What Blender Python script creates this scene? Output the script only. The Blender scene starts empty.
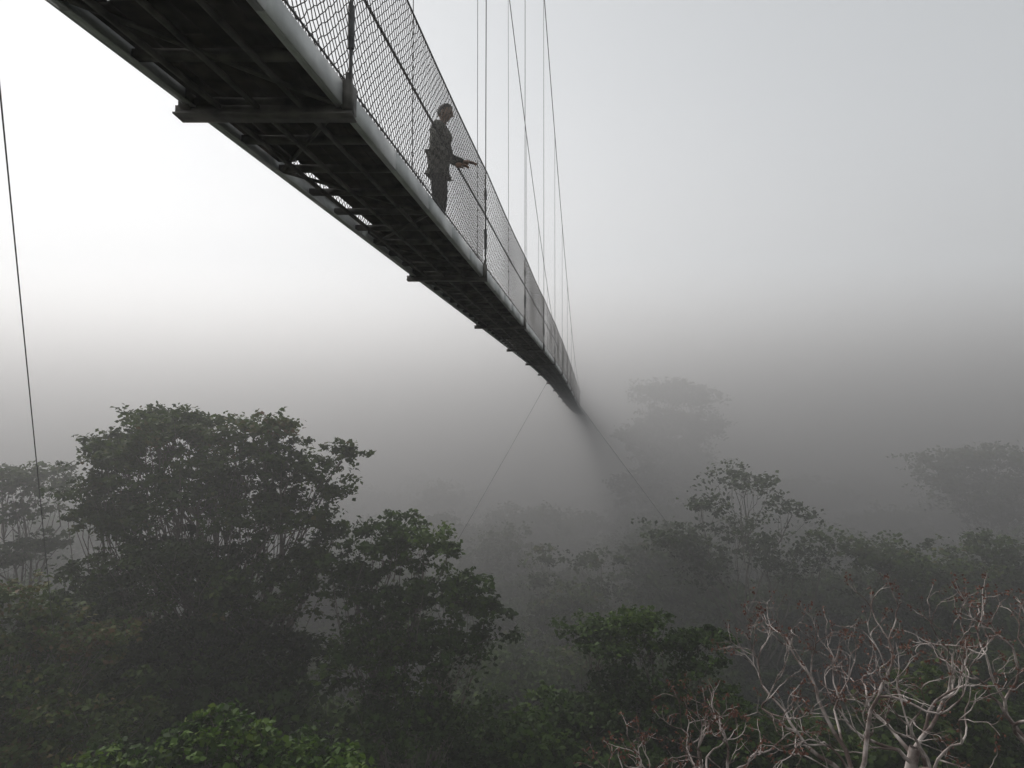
import bpy, math, random
import numpy as np
from mathutils import Vector
R = np.random.RandomState(7)
random.seed(7)
CAMZ = 32.0
FOG_G = 0.45
scene = bpy.context.scene
scene.view_settings.view_transform = 'Standard'
scene.view_settings.look = 'None'
scene.view_settings.exposure = 0

# ---------------- materials ----------------
def new_mat(name):
    m = bpy.data.materials.new(name); m.use_nodes = True
    return m, m.node_tree.nodes, m.node_tree.links, m.node_tree.nodes['Principled BSDF']

def noisy_mat(name, c1, c2, scale=5, rough=0.8, metal=0.0, bump=0.0, detail=6, p0=.35, p1=.68):
    m, n, l, p = new_mat(name)
    tc = n.new('ShaderNodeTexCoord'); t = n.new('ShaderNodeTexNoise')
    t.inputs['Scale'].default_value = scale; t.inputs['Detail'].default_value = detail
    l.new(tc.outputs['Object'], t.inputs['Vector'])
    r = n.new('ShaderNodeValToRGB')
    r.color_ramp.elements[0].position = p0; r.color_ramp.elements[1].position = p1
    r.color_ramp.elements[0].color = (*c1, 1); r.color_ramp.elements[1].color = (*c2, 1)
    l.new(t.outputs['Fac'], r.inputs['Fac']); l.new(r.outputs['Color'], p.inputs['Base Color'])
    p.inputs['Roughness'].default_value = rough; p.inputs['Metallic'].default_value = metal
    if bump:
        b = n.new('ShaderNodeBump'); b.inputs['Strength'].default_value = bump
        b.inputs['Distance'].default_value = 0.02
        l.new(t.outputs['Fac'], b.inputs['Height']); l.new(b.outputs['Normal'], p.inputs['Normal'])
    return m

def leaf_mat(name, cols):
    m, n, l, p = new_mat(name)
    a = n.new('ShaderNodeAttribute'); a.attribute_name = 'tint'
    r = n.new('ShaderNodeValToRGB')
    while len(r.color_ramp.elements) < len(cols): r.color_ramp.elements.new(0.5)
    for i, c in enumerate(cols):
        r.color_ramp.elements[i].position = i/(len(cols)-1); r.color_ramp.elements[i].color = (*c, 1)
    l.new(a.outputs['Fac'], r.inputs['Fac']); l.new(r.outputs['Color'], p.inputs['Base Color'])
    p.inputs['Roughness'].default_value = 0.65
    p.inputs['Specular IOR Level'].default_value = 0.12
    tr = n.new('ShaderNodeBsdfTranslucent'); l.new(r.outputs['Color'], tr.inputs['Color'])
    mx = n.new('ShaderNodeMixShader'); mx.inputs[0].default_value = 0.3
    l.new(p.outputs[0], mx.inputs[1]); l.new(tr.outputs[0], mx.inputs[2])
    l.new(mx.outputs[0], n['Material Output'].inputs['Surface'])
    return m

M_leaf = leaf_mat('leaf_green', [(.016,.030,.006),(.030,.060,.009),(.056,.098,.014),(.095,.135,.022)])
M_leaf_d = leaf_mat('leaf_dark', [(.012,.023,.005),(.028,.050,.008),(.052,.082,.013),(.110,.064,.030)])
M_leaf_b = leaf_mat('leaf_bright', [(.018,.038,.006),(.034,.070,.009),(.058,.105,.013),(.10,.14,.022)])
M_bud = leaf_mat('bud_red', [(.08,.035,.025),(.12,.05,.035),(.16,.08,.055)])
M_bark = noisy_mat('bark', (.06,.05,.04), (.15,.125,.105), 3, .9, bump=.4)
M_pale = noisy_mat('pale_bark', (.085,.055,.045), (.46,.40,.37), 2.5, .85, bump=.4, p0=.42, p1=.62)
M_galv = noisy_mat('galvanised_steel', (.34,.35,.35), (.62,.63,.62), 2.5, .55, .1, bump=.2)
M_dark = noisy_mat('weathered_steel', (.042,.039,.036), (.16,.148,.132), 5, .7, .1, bump=.3)
M_wood = noisy_mat('deck_wood', (.022,.019,.015), (.08,.066,.054), 6, .9, bump=.4)
M_rope = noisy_mat('net_rope', (.035,.031,.027), (.08,.07,.062), 20, .9)
M_wire = noisy_mat('steel_cable', (.04,.04,.04), (.1,.1,.1), 8, .6, .4)
M_ground = noisy_mat('forest_floor', (.015,.022,.010), (.045,.055,.022), .15, 1.0)

# ---------------- mesh buffer ----------------
class Buf:
    def __init__(s): s.v=[]; s.f=[]; s.m=[]; s.t=[]; s.n=0
    def add(s, v, f, mat=0, tint=.5):
        v=np.asarray(v,float); f=np.asarray(f,int)
        s.v.append(v); s.f.append(f+s.n); s.m.append(np.full(len(f),mat))
        s.t.append(np.full(len(f),tint) if np.isscalar(tint) else tint); s.n+=len(v)
    def tube(s, pts, rad, sides=5, mat=0):
        pts=np.asarray(pts,float); k=len(pts)
        rad=np.full(k,rad) if np.isscalar(rad) else np.asarray(rad)
        T=np.gradient(pts,axis=0); T/=np.linalg.norm(T,axis=1)[:,None]+1e-9
        up=np.array([0,0,1.]) if abs(T[:,2]).mean()<.8 else np.array([1.,0,0])
        A=np.cross(T,up); A/=np.linalg.norm(A,axis=1)[:,None]+1e-9
        B=np.cross(T,A)
        an=np.arange(sides)*2*math.pi/sides+math.pi/4
        V=pts[:,None,:]+rad[:,None,None]*(np.cos(an)[None,:,None]*A[:,None,:]+np.sin(an)[None,:,None]*B[:,None,:])
        i=np.arange(k-1)[:,None]*sides; j=np.arange(sides)[None,:]; j2=(j+1)%sides
        F=np.stack([i+j,i+j2,i+sides+j2,i+sides+j],-1).reshape(-1,4)
        s.add(V.reshape(-1,3),F,mat)
    def segs(s, P, Q, r, mat=0):
        P=np.asarray(P,float);Q=np.asarray(Q,float)
        T=Q-P; T/=np.linalg.norm(T,axis=1)[:,None]+1e-9
        up=np.tile([[.3,.9,.2]],(len(P),1)); A=np.cross(T,up); A/=np.linalg.norm(A,axis=1)[:,None]; B=np.cross(T,A)
        vs=[]
        for E in (P,Q):
            for k in range(3):
                a=k*2*math.pi/3; vs.append(E+r*(math.cos(a)*A+math.sin(a)*B))
        V=np.stack(vs,1).reshape(-1,3)
        base=np.arange(len(P))[:,None,None]*6
        F=(base+np.array([[0,1,4,3],[1,2,5,4],[2,0,3,5]])[None]).reshape(-1,4)
        s.add(V,F,mat)
    def box(s, c, ax, ay, az, mat=0):
        c=np.array(c,float); ax=np.array(ax,float); ay=np.array(ay,float); az=np.array(az,float)
        V=[c+i*ax+j*ay+k*az for i in(-1,1) for j in(-1,1) for k in(-1,1)]
        s.add(V,[[0,1,3,2],[4,6,7,5],[0,4,5,1],[2,3,7,6],[0,2,6,4],[1,5,7,3]],mat)
    def leaves(s, C, size, tint, mat=1, flat=.6):
        n=len(C)
        nr=R.normal(size=(n,3)); nr[:,2]=np.abs(nr[:,2])+flat; nr/=np.linalg.norm(nr,axis=1)[:,None]
        a=R.normal(size=(n,3)); a-= (a*nr).sum(1)[:,None]*nr; a/=np.linalg.norm(a,axis=1)[:,None]
        b=np.cross(nr,a)
        L=(size*(.6+.8*R.rand(n)))[:,None]; W=L*(.28+.15*R.rand(n)[:,None])
        p0=C-a*L*.5; p2=C+a*L*.5-nr*L*.12; p1=C+b*W+nr*L*.06; p3=C-b*W+nr*L*.06
        V=np.stack([p0,p1,p2,p3],1).reshape(-1,3)
        s.add(V,np.arange(n*4).reshape(-1,4),mat,tint)
    def mesh(s,name,mats,smooth=False):
        V=np.concatenate(s.v); F=np.concatenate(s.f); me=bpy.data.meshes.new(name)
        me.vertices.add(len(V)); me.vertices.foreach_set('co',V.astype(np.float32).ravel())
        me.loops.add(F.size); me.loops.foreach_set('vertex_index',F.astype(np.int32).ravel())
        me.polygons.add(len(F)); me.polygons.foreach_set('loop_start',(np.arange(len(F))*4).astype(np.int32))
        try: me.polygons.foreach_set('loop_total',np.full(len(F),4,np.int32))
        except Exception: pass
        me.polygons.foreach_set('material_index',np.concatenate(s.m).astype(np.int32))
        at=me.attributes.new('tint','FLOAT','FACE'); at.data.foreach_set('value',np.concatenate(s.t).astype(np.float32))
        for m in mats: me.materials.append(m)
        me.update(calc_edges=True)
        if smooth: me.polygons.foreach_set('use_smooth',np.ones(len(F),bool))
        return me
def link(name,me,parent=None,loc=(0,0,0)):
    o=bpy.data.objects.new(name,me); scene.collection.objects.link(o); o.location=loc
    if parent: o.parent=parent
    return o
def empty(name):
    return link(name,None)

# ---------------- trees ----------------
def bend(p,q,k,amt):
    p=np.array(p,float);q=np.array(q,float); t=np.linspace(0,1,k)[:,None]
    L=np.linalg.norm(q-p)
    mid=(p+q)/2+R.normal(size=3)*L*amt; mid[2]-=L*amt*.4
    c=(1-t)**2*p+2*t*(1-t)*mid+t*t*q
    c[1:-1]+=R.normal(size=(k-2,3))*L*.018
    return c
def tree_buf(base, lobes, leaf=.2, cl=24, lv=60, tr=.35, cr=.55, fork=.55, tint0=.0, sparse=0.0, tvar=.3):
    b=Buf(); base=np.array(base,float); lobes=np.array(lobes,float)
    cx=lobes[:,:3].mean(0); zmin=(lobes[:,2]-lobes[:,5]).min()
    top=base+(cx-base)*fork; top[2]=base[2]+(zmin-base[2])*.9
    tk=bend(base,top,7,.03); b.tube(tk,np.linspace(tr,tr*.62,7),8)
    for lo in lobes:
        c=lo[:3]; r=lo[3:6]
        st=tk[-1] if R.rand()<.7 else tk[-2]
        st=st+R.normal(size=3)*.05
        lb=bend(st,c-np.array([0,0,r[2]*.4]),8,.12); r0=tr*.34*min(1,(r[0]/2.2)**.5)
        b.tube(lb,np.linspace(r0,r0*.35,8),6)
        n=max(3,int(cl*(r[0]*r[2]/3.0)**.75))
        d=R.normal(size=(n,3)); d/=np.linalg.norm(d,axis=1)[:,None]
        d[:,2]=np.where((d[:,2]<-.2)&(R.rand(n)<.6),-d[:,2]*.6,d[:,2])
        rr=(.30+.85*R.rand(n)**.8)[:,None]
        P=c+d*rr*r
        ltint=(R.rand()-.5)*.3
        for p in P:
            if R.rand()<sparse: continue
            s0=lb[R.randint(4,8)]
            tw=bend(s0,p,5,.12); b.tube(tw,np.linspace(r0*.22,.01,5),4)
            m=int(lv*(.4+1.2*R.rand()))
            q=cr*(.5+.9*R.rand())
            off=R.normal(size=(m,3))*np.array([q,q,q*.55])*.62
            sp=R.normal(size=(5,3))*np.array([q,q,q*.55])*.75
            C=p+off*.5+sp[R.randint(0,5,m)]
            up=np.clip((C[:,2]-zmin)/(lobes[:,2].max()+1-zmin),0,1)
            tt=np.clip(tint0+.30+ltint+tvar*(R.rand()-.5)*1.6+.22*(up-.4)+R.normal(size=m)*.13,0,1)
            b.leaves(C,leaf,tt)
    return b
def tree(name,base,lobes,mats,**k):
    return link(name,tree_buf(base,lobes,**k).mesh(name,mats))

def px(pxx,py,d):  # survey sheet helper: bearing/elevation readings -> world metres
    return ((pxx-512)/683*d, d, CAMZ+(417-py)/683*d)
def L(pxx,py,d,rx,rz,ry=None):
    x,y,z=px(pxx,py,d); return (x,y,z,rx,ry or rx,rz)

tree('broadleaf_tree',(-11.5,28,0),[
 L(175,440,27,1.7,1.1),L(130,460,27.5,1.5,1.0),L(235,450,27,1.5,1.0),L(145,424,28,1.0,.5),L(195,422,28,1.1,.5),
 L(275,430,26.5,.9,.6),L(290,470,26.5,1.2,1.0),L(105,445,28,.6,.5),L(100,490,27,.9,.7),L(200,500,26,2.6,1.5),L(270,520,26,1.9,1.3),L(130,525,27,1.7,1.3),
 L(342,457,27,.45,.5),L(325,490,27,.7,.4),L(335,530,27,.7,.5),L(190,570,25,2.8,1.6),L(120,590,26,2.0,1.5),L(265,590,25.5,1.9,1.3),
 L(310,565,26,1.0,.9),L(210,650,25,2.6,1.6),L(130,680,25,2.3,1.5),L(290,660,25,1.6,1.4)],
 [M_bark,M_leaf_d],leaf=.19,cl=46,lv=100,tr=.45,cr=.48,tint0=.05)
tree('broadleaf_tree',(-3.6,25,0),[
 L(385,550,25,1.2,.9),L(425,545,25,1.1,.8),L(360,580,25,1.2,1.0),L(455,590,25,1.1,.8),L(485,605,25.5,.7,.5),L(400,600,24,1.7,1.2),
 L(440,650,24,1.7,1.3),L(370,650,24,1.6,1.3),L(400,720,23,2.0,1.4),L(465,720,24,1.2,1.3),L(405,525,26,.5,.35)],
 [M_bark,M_leaf],leaf=.19,cl=40,lv=95,tr=.32,cr=.46)
tree('umbrella_tree',(-23,34,0),[
 L(40,478,33,1.5,.5),L(5,485,33,1.8,.6),L(62,492,33,.8,.35),L(20,510,33,1.3,.4),L(-40,490,34,2,.6),L(50,545,33,1.3,.5),L(0,560,33,1.5,.6)],
 [M_bark,M_leaf_d],leaf=.24,cl=34,lv=70,tr=.3,cr=.5)
tree('understory_tree',(-14,20,0),[
 L(20,620,20,1.6,1.1),L(70,650,20,1.3,.9),L(-40,610,20,1.8,1.2),L(30,690,19,1.8,1.2),L(100,720,19,1.5,1.0),L(20,750,18,1.9,1.2),L(110,640,22,1.0,.7)],
 [M_bark,M_leaf_d],leaf=.16,cl=40,lv=90,tr=.25,cr=.42,tint0=.22)
tree('understory_tree',(-4.5,14,0),[
 L(220,716,13.5,.5,.2),L(175,745,13,.6,.3),L(255,735,13.2,.5,.25),L(300,745,13.5,.6,.2),L(350,762,13,.5,.2),L(235,775,12.5,1.2,.4),L(120,765,13,.5,.3),L(320,780,12.5,1.0,.3),L(160,790,12.5,1,.3)],
 [M_bark,M_leaf_b],leaf=.14,cl=115,lv=42,tr=.15,cr=.28,tvar=.6)
tree('broadleaf_tree',(5,28,0),[
 L(640,625,27,1.4,.9),L(600,640,27,1.3,.9),L(685,650,27,1.5,1.0),L(640,690,26,2.0,1.2),L(590,720,25,1.5,1.1),L(700,720,25,1.8,1.3),L(640,760,24,2,1.2)],
 [M_bark,M_leaf],leaf=.19,cl=42,lv=90,tr=.3,cr=.46)
tree('open_crowned_tree',(14,41,0),[
 L(745,485,40,1.5,.6),L(700,505,40,1.2,.7),L(790,510,40,1.4,.6),L(670,535,40,1.2,.7),L(830,540,40,1.3,.6),L(740,530,40,1.6,.7),L(790,560,40,1.5,.8),L(700,570,40,1.5,.8),L(730,475,40,.8,.4),L(760,550,41,2,1),L(690,545,41,1.5,.8)],
 [M_bark,M_leaf_d],leaf=.25,cl=28,lv=44,tr=.26,cr=.7,fork=.9,sparse=.05)
tree('slender_tree',(2.1,44,0),[
 L(541,560,44,.8,1.0),L(545,585,44,.9,.9),L(538,610,44,1.0,.9),L(600,560,45,1.6,.6),L(585,590,45,1.7,.7)],
 [M_bark,M_leaf_d],leaf=.27,cl=24,lv=50,tr=.25,cr=.6)
tree('umbrella_tree',(44,63,0),[
 L(940,462,62,2.6,.9),L(985,458,62,3,1),L(1030,465,62,2.8,1),L(1075,475,62,2.8,1),L(960,485,62,2.8,1.2),L(1010,490,62,3.2,1.3),L(990,510,62,3,1.4)],
 [M_bark,M_leaf_d],leaf=.36,cl=28,lv=60,tr=.45,cr=.95)
tree('broadleaf_tree',(24,38,0),[
 L(880,560,38,2.2,1.2),L(930,565,38,2.2,1.2),L(980,560,39,2.4,1.3),L(905,590,37,2.6,1.4),L(960,600,37,2.6,1.4),L(1020,590,38,2.4,1.4)],
 [M_bark,M_leaf_d],leaf=.24,cl=34,lv=70,tr=.3,cr=.6)
tree('emergent_tree',(19,88,0),[
 L(655,395,86,2.8,1.5),L(690,400,86,3,1.6),L(672,388,86,2,1),L(665,425,86,3.6,2.4),L(700,430,86,3.2,2.4),L(640,440,86,2.5,2),L(670,460,86,4,3),L(700,480,84,4,3),L(650,490,84,4,3)],
 [M_bark,M_leaf_d],leaf=.4,cl=24,lv=70,tr=.6,cr=1.0)

def bare_tree(name, base, top, spread, seed, ln0=1.4):
    global R
    keep=R; R=np.random.RandomState(seed)
    b=Buf(); tips=[]
    def grow(p,d,ln,r,dep):
        k=6; pts=[p]; dd=d.copy()
        for i in range(k-1):
            dd=dd+R.normal(size=3)*.22; dd[2]+=.05; dd/=np.linalg.norm(dd)
            pts.append(pts[-1]+dd*ln/(k-1))
        b.tube(pts,np.linspace(r,r*.64,k),5 if dep>2 else 6,0)
        if dep==0:
            tips.append(pts[-1]); tips.append(pts[-2]); return
        nb=2 if R.rand()<.45 else 3
        for i in range(nb):
            ang=R.normal(size=3); ang-=ang.dot(dd)*dd; ang/=np.linalg.norm(ang)
            nd=dd+ang*(.5+.5*R.rand()); nd/=np.linalg.norm(nd)
            s=pts[-1] if i<2 else pts[R.randint(2,5)]
            grow(s,nd,ln*(.58+.25*R.rand()),r*.58,dep-1)
    base=np.array(base,float); top=np.array(top,float)
    tk=bend(base,top,7,.02); b.tube(tk,np.linspace(.2,.11,7),7,0)
    for i in range(6):
        a=i*2*math.pi/6+R.rand()
        d=np.array([math.cos(a)*spread,math.sin(a)*spread,.75]); d/=np.linalg.norm(d)
        grow(tk[-1]-np.array([0,0,.12*i]),d,ln0,.048,4)
    T=np.array(tips)
    C=np.repeat(T,3,0)+R.normal(size=(len(T)*3,3))*.03
    b.leaves(C,.055,np.clip(R.rand(len(C)),0,1),1,0)
    R=keep
    return link(name,b.mesh(name,[M_pale,M_bud]))
bare_tree('leafless_tree',(6.5,14,0),(6.2,12.5,25.6),1.1,3,1.5)
bare_tree('leafless_tree',(10.5,14,0),(9.7,12.4,26.0),.9,11,1.45)
bare_tree('leafless_tree',(3.2,13,0),(3.5,12.5,24.5),.8,5,1.1)
bare_tree('leafless_tree',(8.2,15,0),(8.3,14.4,25.2),1.0,17,1.3)

protos=[]
for i in range(6):
    lobes=[]
    for j in range(9):
        a=R.rand()*6.28; q=2.9*R.rand()**.5
        lobes.append((math.cos(a)*q,math.sin(a)*q,-1.3-q*.55+R.normal()*.7,1.6+R.rand()*.6,1.6+R.rand()*.6,1.0+R.rand()*.4))
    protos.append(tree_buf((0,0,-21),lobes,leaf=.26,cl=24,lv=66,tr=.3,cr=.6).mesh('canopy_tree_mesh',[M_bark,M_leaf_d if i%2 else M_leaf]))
forest=empty('rainforest_canopy')
cnt=0
y=14.0
while y<125:
    step=5.2 if y<80 else 8
    w=y*.85+14
    x=-w
    while x<w:
        X=x+R.normal()*1.3; Y=y+R.normal()*1.3
        H=19.5+R.normal()*2.0+ (1.5*math.sin(X*.11+1)*math.cos(Y*.09))
        if Y<24: H=16.5+R.rand()*1.5
        if -12<X<3 and Y<22: H=15
        o=link('canopy_tree_%d'%cnt,protos[R.randint(6)],forest,(X,Y,H)); s=.85+R.rand()*.5
        if y>80: s*=1.35
        o.scale=(s,s,s*(.9+.3*R.rand())); o.rotation_euler=(0,0,R.rand()*6.28); cnt+=1
        x+=step
    y+=step

b=Buf(); n=61; gx=np.sign(np.linspace(-1,1,n))*np.abs(np.linspace(-1,1,n))**2*1500
X,Y=np.meshgrid(gx,gx); Z=np.sin(X*.02)*.8+np.cos(Y*.03)*.8-1.5
V=np.stack([X,Y,Z],-1).reshape(-1,3); i,j=np.meshgrid(np.arange(n-1),np.arange(n-1)); q=(i+j*n).ravel()
b.add(V,np.stack([q,q+1,q+n+1,q+n],1)); link('ground',b.mesh('ground',[M_ground]))

# ---------------- walkway ----------------
W=1.12
KX=np.array([-10,0,20,30,40,50,63,80,100,120.]); KZ=np.array([2.32,2.32,2.36,2.36,2.18,1.8,1.25,.75,.5,.5])
_t=np.linspace(-10,120,521); _z=np.interp(_t,KX,KZ); _z=np.convolve(np.pad(_z,20,mode='edge'),np.ones(41)/41,mode='valid')
def zr(d): return np.interp(d,_t,_z)
def zd(d): return CAMZ+float(zr(d))
def RP(d,off=0,h=0):
    return np.array([-1.81+.125*d-off, d, zd(d)+h])
walk=empty('suspension_walkway')
D0,D1=-6,118
beam=Buf()
st=[4.85+5.98*k for k in range(-2,20)]
def chan(off,flip,mat_b):
    for a,bb in zip([D0]+st,st+[D1]):
        if bb<=D0: continue
        a=max(a,D0)
        k=6; ds=np.linspace(a+.02,bb-.02,k)
        for u,v in zip(ds[:-1],ds[1:]):
            P=RP(u,off);Q=RP(v,off); m=(P+Q)/2; h=(Q-P)/2
            mat_b.box(m+[0,0,-.02],h*1.002,(.006,0,0),(0,0,.085))
            mat_b.box(m+[flip*.03,0,.058],h*1.002,(.024,0,0),(0,0,.005))
            mat_b.box(m+[flip*.03,0,-.098],h*1.002,(.024,0,0),(0,0,.005))
chan(0,-1,beam); chan(W,1,beam)
link('side_beams',beam.mesh('side_beams',[M_galv]),walk)
ub=Buf()
d=D0+.3; kk=0
while d<D1:
    P=RP(d,.02,-.05);Q=RP(d,W-.02,-.05); ub.box((P+Q)/2,(P-Q)/2,(0,.028,0),(0,0,.03))
    if kk%2==0 and d<60:
        P=RP(d,.05,-.075);Q=RP(d+1.3,W-.05,-.075)
        if kk%4: P=RP(d+1.3,.05,-.075);Q=RP(d,W-.05,-.075)
        ub.tube([P,Q],.018,4)
    d+=.66; kk+=1
for s in st:
    if s<D0: continue
    P=RP(s,-.06,-.12);Q=RP(s,W+.10,-.12); ub.box((P+Q)/2,(P-Q)/2,(0,.04,0),(0,0,.032))
    ub.box((P+Q)/2+[0,0,-.039],(P-Q)/2,(0,.08,0),(0,0,.006))
    for off in (-.02,W+.02):
        c=RP(s,off,-.02); ub.box(c,(.035,0,0),(0,.09,0),(0,0,.10))
        c=RP(s,off,.1); ub.box(c,(.02,0,0),(0,.03,0),(0,0,.06))
for off in (.3,.62,.9):
    ds=np.linspace(D0,D1,90); ub.tube([RP(q,off,-.1) for q in ds],.022,4)
link('underframe',ub.mesh('underframe',[M_dark]),walk)
dk=Buf()
offs=np.linspace(.12,W-.12,6)
RD=np.random.RandomState(4)
for o_ in offs:
    d=D0+RD.rand()*1.5
    while d<D1:
        e=d+2.4
        if RD.rand()>.05:
            P=RP(d,o_);Q=RP(e-.03,o_); dk.box((P+Q)/2+[0,0,.0+RD.rand()*.006],(Q-P)/2,(.078+.006*RD.rand(),0,0),(0,0,.016))
        d=e
link('deck_planks',dk.mesh('deck_planks',[M_wood]),walk)
def net(off,buf,d0,d1,cell,H,r):
    nu=int((d1-d0)/cell); nv=int(round(H/cell)); cv=H/nv
    ph=R.rand()*6
    def pos(i,j):
        dd=d0+i*cell*.5; h=j*cv*.5
        lean=off-.0-.06*(h/H)
        b_=np.sin(dd*1.3+ph)*.015*np.sin(h/H*3.1)
        sag=-.05*(h/H)*np.abs(np.sin((dd-4.85)/5.98*math.pi))
        zc=CAMZ+zr(dd)
        jj=np.sin(i*12.9898+j*78.233+ph)*43758.5; jj=(jj-np.floor(jj)-.5)*cell*.25
        kj=np.sin(i*39.34+j*11.13+ph)*24634.6; kj=(kj-np.floor(kj)-.5)*cell*.25
        return np.stack([-1.81+.125*dd-lean+b_,dd+jj,zc+.08+h+sag+kj],-1)
    I,J=np.meshgrid(np.arange(0,2*nu),np.arange(0,2*nv)); I=I.ravel();J=J.ravel()
    e=(I+J)%2==0
    buf.segs(pos(I[e],J[e]),pos(I[e]+1,J[e]+1),r)
    e=~e
    buf.segs(pos(I[e]+1,J[e]),pos(I[e],J[e]+1),r)
nb=Buf()
for off in (0,W):
    net(off,nb,-2,10.83,.09,1.5,.0042); net(off,nb,10.83,22.8,.135,1.5,.004); net(off,nb,22.8,70,.22,1.5,.004)
link('side_netting',nb.mesh('side_netting',[M_rope]),walk)
cb=Buf()
ds=np.linspace(D0,D1,260)
def rope(off,h,r,sag):
    cb.tube([RP(q,off,h-sag*abs(math.sin((q-4.85)/5.98*math.pi))) for q in ds],r,5)
for off,sg in ((0,1),(W,-1)):
    rope(off+sg*.02,.98,.014,.02); rope(off-sg*.06,1.58,.010,.05); rope(off,.1,.008,0)
def hc(d): return 1.7+11*((70-d)/48)**2
for off,sg in ((0,1),(W,-1)):
    dm=np.linspace(-7,118,120)
    cb.tube([RP(q,off-sg*.05,hc(q)) for q in dm],.016,6)
    for s in st:
        if s<D0: continue
        P=RP(s,off-sg*.03,.05); Q=RP(s,off-sg*.05,hc(s))
        cb.tube([P,Q],.008,5)
        cb.tube([P,P+np.array([0,0,1.5])],.014,6)
        cb.tube([P+np.array([0,0,.3]),P+np.array([0,0,.62])],.026,6)
        cb.tube([P+np.array([0,0,1.1]),P+np.array([0,0,1.25])],.024,6)
link('cables_and_hangers',cb.mesh('cables_and_hangers',[M_wire]),walk)

def wire(name,p,q,r,sag):
    t=np.linspace(0,1,40)[:,None]; p=np.array(p,float);q=np.array(q,float)
    c=p+(q-p)*t; c[:,2]-=sag*4*(t*(1-t))[:,0]
    b=Buf(); b.tube(c,r,5); return link(name,b.mesh(name,[M_wire]))
wire('guy_cable',(2.55,-6,44.7),(-32.6,52,3.5),.009,.5)
wire('guy_cable',RP(40,W,-.1),(-10,22,14),.010,.2)
wire('guy_cable',RP(56,0,-.1),(17.5,36,14),.020,.1)

tw=Buf()
cx,cy=-2.9,-9.5; hw=1.3
cor=[(cx-hw,cy-hw),(cx+hw,cy-hw),(cx+hw,cy+hw),(cx-hw,cy+hw)]
for x,y in cor: tw.tube([(x,y,-1),(x,y,61)],.08,6)
for k in range(31):
    z=k*2.
    for a in range(4):
        p=cor[a];q=cor[(a+1)%4]; tw.tube([(*p,z),(*q,z)],.03,4)
        tw.tube([(*p,z),(*q,z+2)],.025,4)
tw.box((cx,cy,CAMZ+2.2),(hw*1.4,0,0),(0,hw*1.4,0),(0,0,.05))
link('lattice_tower',tw.mesh('lattice_tower',[M_galv]))

# ---------------- person ----------------
person=empty('standing_person')
def skin(name,verts,edges,radii,mat,root=0,sub=2):
    me=bpy.data.meshes.new(name); me.from_pydata(verts,edges,[]); me.materials.append(mat)
    o=link(name,me,person)
    sm=o.modifiers.new('skin','SKIN'); sm.use_smooth_shade=True
    for v,r in zip(me.skin_vertices[0].data,radii):
        v.radius=(r,r) if np.isscalar(r) else r; v.use_root=False
    me.skin_vertices[0].data[root].use_root=True
    ss=o.modifiers.new('sub','SUBSURF'); ss.levels=sub; ss.render_levels=sub
    return o
m,n,l,p=new_mat('plaid_shirt')
tc=n.new('ShaderNodeTexCoord'); w1=n.new('ShaderNodeTexChecker'); w1.inputs['Scale'].default_value=17
w1.inputs['Color1'].default_value=(.03,.035,.03,1); w1.inputs['Color2'].default_value=(.15,.15,.13,1)
l.new(tc.outputs['Object'],w1.inputs['Vector'])
l.new(w1.outputs['Color'],p.inputs['Base Color']); p.inputs['Roughness'].default_value=.95
M_shirt=m
M_pants=noisy_mat('trousers',(.02,.022,.025),(.04,.042,.045),12,.95)
M_skin=noisy_mat('skin',(.20,.12,.085),(.26,.16,.11),10,.6)
M_hair=noisy_mat('hair',(.008,.007,.006),(.02,.017,.015),40,.7)
M_shoe=noisy_mat('boots',(.02,.018,.015),(.05,.04,.03),12,.8)
tv=[(.0,0,.80),(0,0,.92),(0,0,1.04),(.015,0,1.16),(.03,0,1.30),(.035,0,1.41),(.045,0,1.46)]
tr_=[(.145,.18),(.15,.19),(.15,.185),(.155,.195),(.165,.21),(.125,.15),(.064,.068)]
te=[(0,1),(1,2),(2,3),(3,4),(4,5),(5,6)]
HANDS=[]
for sy in (-1,1):
    k=len(tv)
    hz=.84 if sy<0 else 1.01
    tv+=[(.03,sy*.18,1.39),(.03,sy*.235,1.26),(.07,sy*.25,1.12 if sy>0 else 1.08),(.17,sy*.225,1.06 if sy>0 else .96),(.29,sy*.18,hz)]
    tr_+=[.08,.07,.062,.054,.04]
    te+=[(5,k),(k,k+1),(k+1,k+2),(k+2,k+3),(k+3,k+4)]
    HANDS.append(hz)
skin('shirt',tv,te,[r if np.isscalar(r) else (r[0]*.92,r[1]*.92) for r in tr_],M_shirt,1)
lv=[(0,0,.95)];lr=[.11];le=[]
for sy in (-1,1):
    k=len(lv); lv+=[(0,sy*.09,.86),(.01,sy*.10,.68),(.02,sy*.105,.48),(-.01,sy*.11,.28),(-.03,sy*.11,.08)]
    lr+=[.09,.085,.07,.064,.058]; le+=[(0,k),(k,k+1),(k+1,k+2),(k+2,k+3),(k+3,k+4)]
skin('trousers',lv,le,lr,M_pants)
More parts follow.
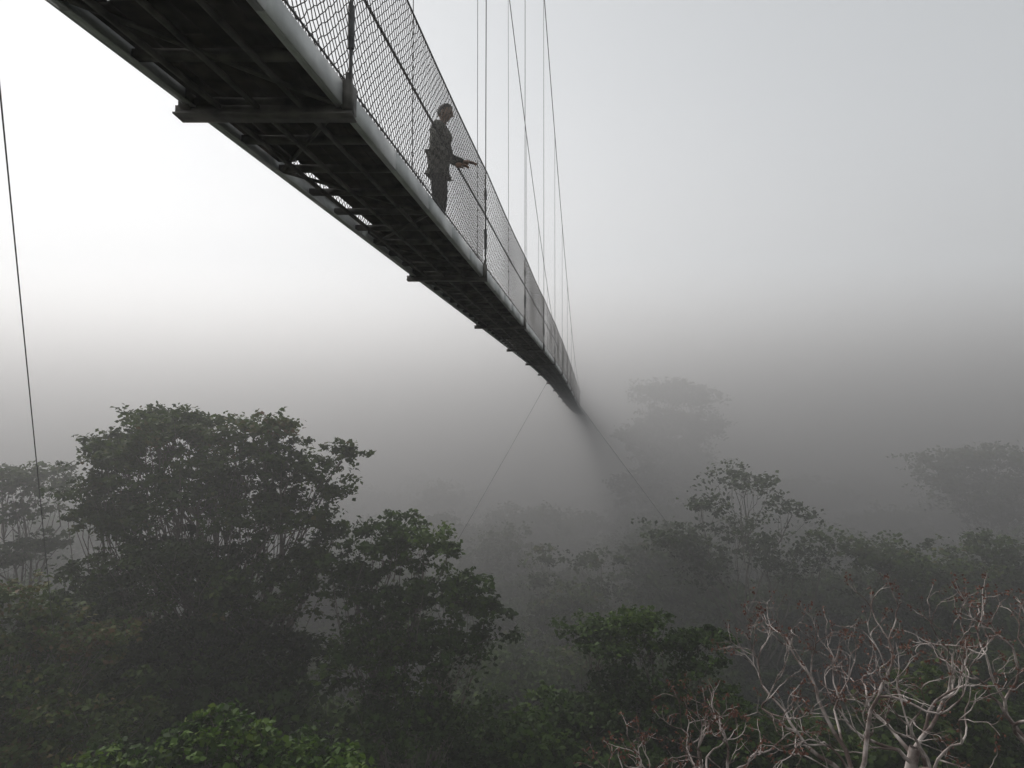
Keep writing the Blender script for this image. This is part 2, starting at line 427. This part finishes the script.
for i,sy in enumerate((-1,1)):
    skin('boot_%d'%(i+1),[(-.05,sy*.11,.12),(-.05,sy*.11,.05),(.06,sy*.115,.045),(.16,sy*.12,.035)],[(0,1),(1,2),(2,3)],[.055,.05,.048,.036],M_shoe)
    hx,hy,hz=.29,sy*.18,HANDS[i]
    hv=[(hx-.02,hy,hz),(hx+.03,hy,hz-.006),(hx+.08,hy,hz-.014)]; hr=[(.026,.028),(.019,.038),(.016,.040)]; he=[(0,1),(1,2)]
    o=skin('palm_%d'%(i+1),hv,he,hr,M_skin)
    for f,(fy,fl) in enumerate(((-.03,.072),(-.01,.085),(.011,.08),(.031,.062))):
        a=(hx+.07,hy+fy,hz-.012); bq=(hx+.09+fl*.35,hy+fy*1.2,hz-.016); c=(hx+.09+fl*.8,hy+fy*1.3,hz-.032); e=(hx+.09+fl*1.05,hy+fy*1.3,hz-.052)
        skin('finger_%d_%d'%(i+1,f+1),[a,bq,c,e],[(0,1),(1,2),(2,3)],[.0095,.009,.0085,.007],M_skin)
    skin('thumb_%d'%(i+1),[(hx+.02,hy-sy*.02,hz-.008),(hx+.055,hy-sy*.052,hz-.015),(hx+.09,hy-sy*.06,hz-.03)],[(0,1),(1,2)],[.012,.011,.008],M_skin)
import bmesh
skin('neck',[(.04,0,1.42),(.055,0,1.49),(.075,0,1.56)],[(0,1),(1,2)],[.058,.05,.052],M_skin)
def headshape(co):
    x,y,z=co
    X=x*.098;Y=y*.076;Z=z*.118
    if z<-.1: X*=1-.18*(-z-.1); Y*=1-.38*(-z-.1)
    if x>0 and z<0: X*= 1.0-.02
    if x<0 and z<-.4: X*=.75
    if x>0:
        g=lambda cy,cz,sy,sz: math.exp(-((y-cy)/sy)**2-((z-cz)/sz)**2)
        X+=.026*g(0,-.16,.16,.16)+.012*g(0,.02,.12,.18)+.006*g(0,.2,.6,.1)
        X-=.010*(g(.38,.04,.2,.12)+g(-.38,.04,.2,.12))
        X+=.008*g(0,-.46,.28,.06)+.007*g(0,-.56,.25,.06)+.012*g(0,-.82,.35,.16)
    return X,Y,Z
def ico(name,fn,mat,sub=5,keep=None):
    bm=bmesh.new(); bmesh.ops.create_icosphere(bm,subdivisions=sub,radius=1)
    if keep: bmesh.ops.delete(bm,geom=[v for v in bm.verts if not keep(v.co)],context='VERTS')
    for v in bm.verts: v.co=fn(v.co)
    for f in bm.faces: f.smooth=True
    me=bpy.data.meshes.new(name); bm.to_mesh(me); bm.free(); me.materials.append(mat)
    return link(name,me,person)
hp=Vector((.085,0,1.60)); ht=math.radians(14)
heads=[ico('head',headshape,M_skin)]
def hairf(co):
    X,Y,Z=headshape(co); k=1.10+.03*math.sin(co[0]*19)*math.sin(co[1]*17+co[2]*11)
    return X*k,Y*k,Z*k+.004
heads.append(ico('hair',hairf,M_hair,5,lambda c: c[2]>.42+.25*max(0,c[0]) or (c[0]<.05 and c[2]>-.35 and not(abs(c[1])>.75 and c[2]<.1 and c[0]>-.3))))
for i,s in enumerate((-1,1)):
    heads.append(ico('ear_%d'%(i+1),lambda c: (c[0]*.018-.008-.006*c[2],s*.076+c[1]*.009+s*.003,c[2]*.032-.005),M_skin,3))
    heads.append(ico('eye_%d'%(i+1),lambda c: (c[0]*.011+.083,s*.029+c[1]*.011,c[2]*.008+.004),M_hair,2))
for o in heads:
    o.location=hp; o.rotation_euler=(0,ht,0)
dP=8.75; P=RP(dP,.24,.018)
person.location=P; person.rotation_euler=(0,0,math.radians(-12))

# ---------------- fog volumes: thin haze near, thicker banks further out, thinning with height ----------------
fogp=empty('fog')
def fogbox(name,x,y0,y1,zb,zt,dens):
    b=Buf(); b.box((0,(y0+y1)/2,(zt+zb)/2),(x,0,0),(0,(y1-y0)/2,0),(0,0,(zt-zb)/2))
    o=link(name,b.mesh(name,[]),fogp)
    m=bpy.data.materials.new(name); m.use_nodes=True; n=m.node_tree.nodes; l=m.node_tree.links; n.remove(n['Principled BSDF'])
    vs=n.new('ShaderNodeVolumeScatter'); vs.inputs['Density'].default_value=dens; vs.inputs['Anisotropy'].default_value=FOG_G
    vs.inputs['Color'].default_value=(.985,.985,.985,1)
    l.new(vs.outputs[0],n['Material Output'].inputs['Volume']); o.data.materials.append(m)
fogbox('thin_haze',260,-60,27.98,-5,CAMZ+24,.0030)
fogbox('fog_bank',260,28.0,47,-5,CAMZ+14,.016)
fogbox('dense_fog_bank',260,47.02,300,-5,CAMZ+11,.042)
fogbox('upper_haze',260,28.0,300,CAMZ+14.02,CAMZ+26,.009)

# ---------------- light ----------------
EL=math.radians(40); AZ=math.radians(-36)
w=bpy.data.worlds.new('World'); scene.world=w; w.use_nodes=True; n=w.node_tree.nodes; l=w.node_tree.links
sky=n.new('ShaderNodeTexSky'); sky.sky_type='NISHITA'; sky.sun_disc=False; sky.sun_elevation=EL; sky.sun_rotation=AZ
hs=n.new('ShaderNodeHueSaturation'); hs.inputs['Saturation'].default_value=.25
mx=n.new('ShaderNodeMix'); mx.data_type='RGBA'; mx.inputs[0].default_value=.65
l.new(sky.outputs[0],hs.inputs['Color']); l.new(hs.outputs[0],mx.inputs[6]); mx.inputs[7].default_value=(4.55,4.75,4.85,1)
l.new(mx.outputs[2],n['Background'].inputs['Color']); n['Background'].inputs['Strength'].default_value=.12
sd=bpy.data.lights.new('sun','SUN'); sd.energy=4.4; sd.angle=math.radians(35); sd.color=(1,.965,.94)
so=link('sun',sd); dirv=Vector((math.sin(AZ)*math.cos(EL),math.cos(AZ)*math.cos(EL),math.sin(EL)))
so.rotation_euler=dirv.to_track_quat('Z','Y').to_euler()

cam=bpy.data.cameras.new('camera'); cam.lens=24; cam.sensor_width=36; cam.clip_end=5000; cam.clip_start=.05
co=link('camera',cam,None,(0,0,CAMZ)); co.rotation_euler=(math.radians(90+2.77),0,0); scene.camera=co
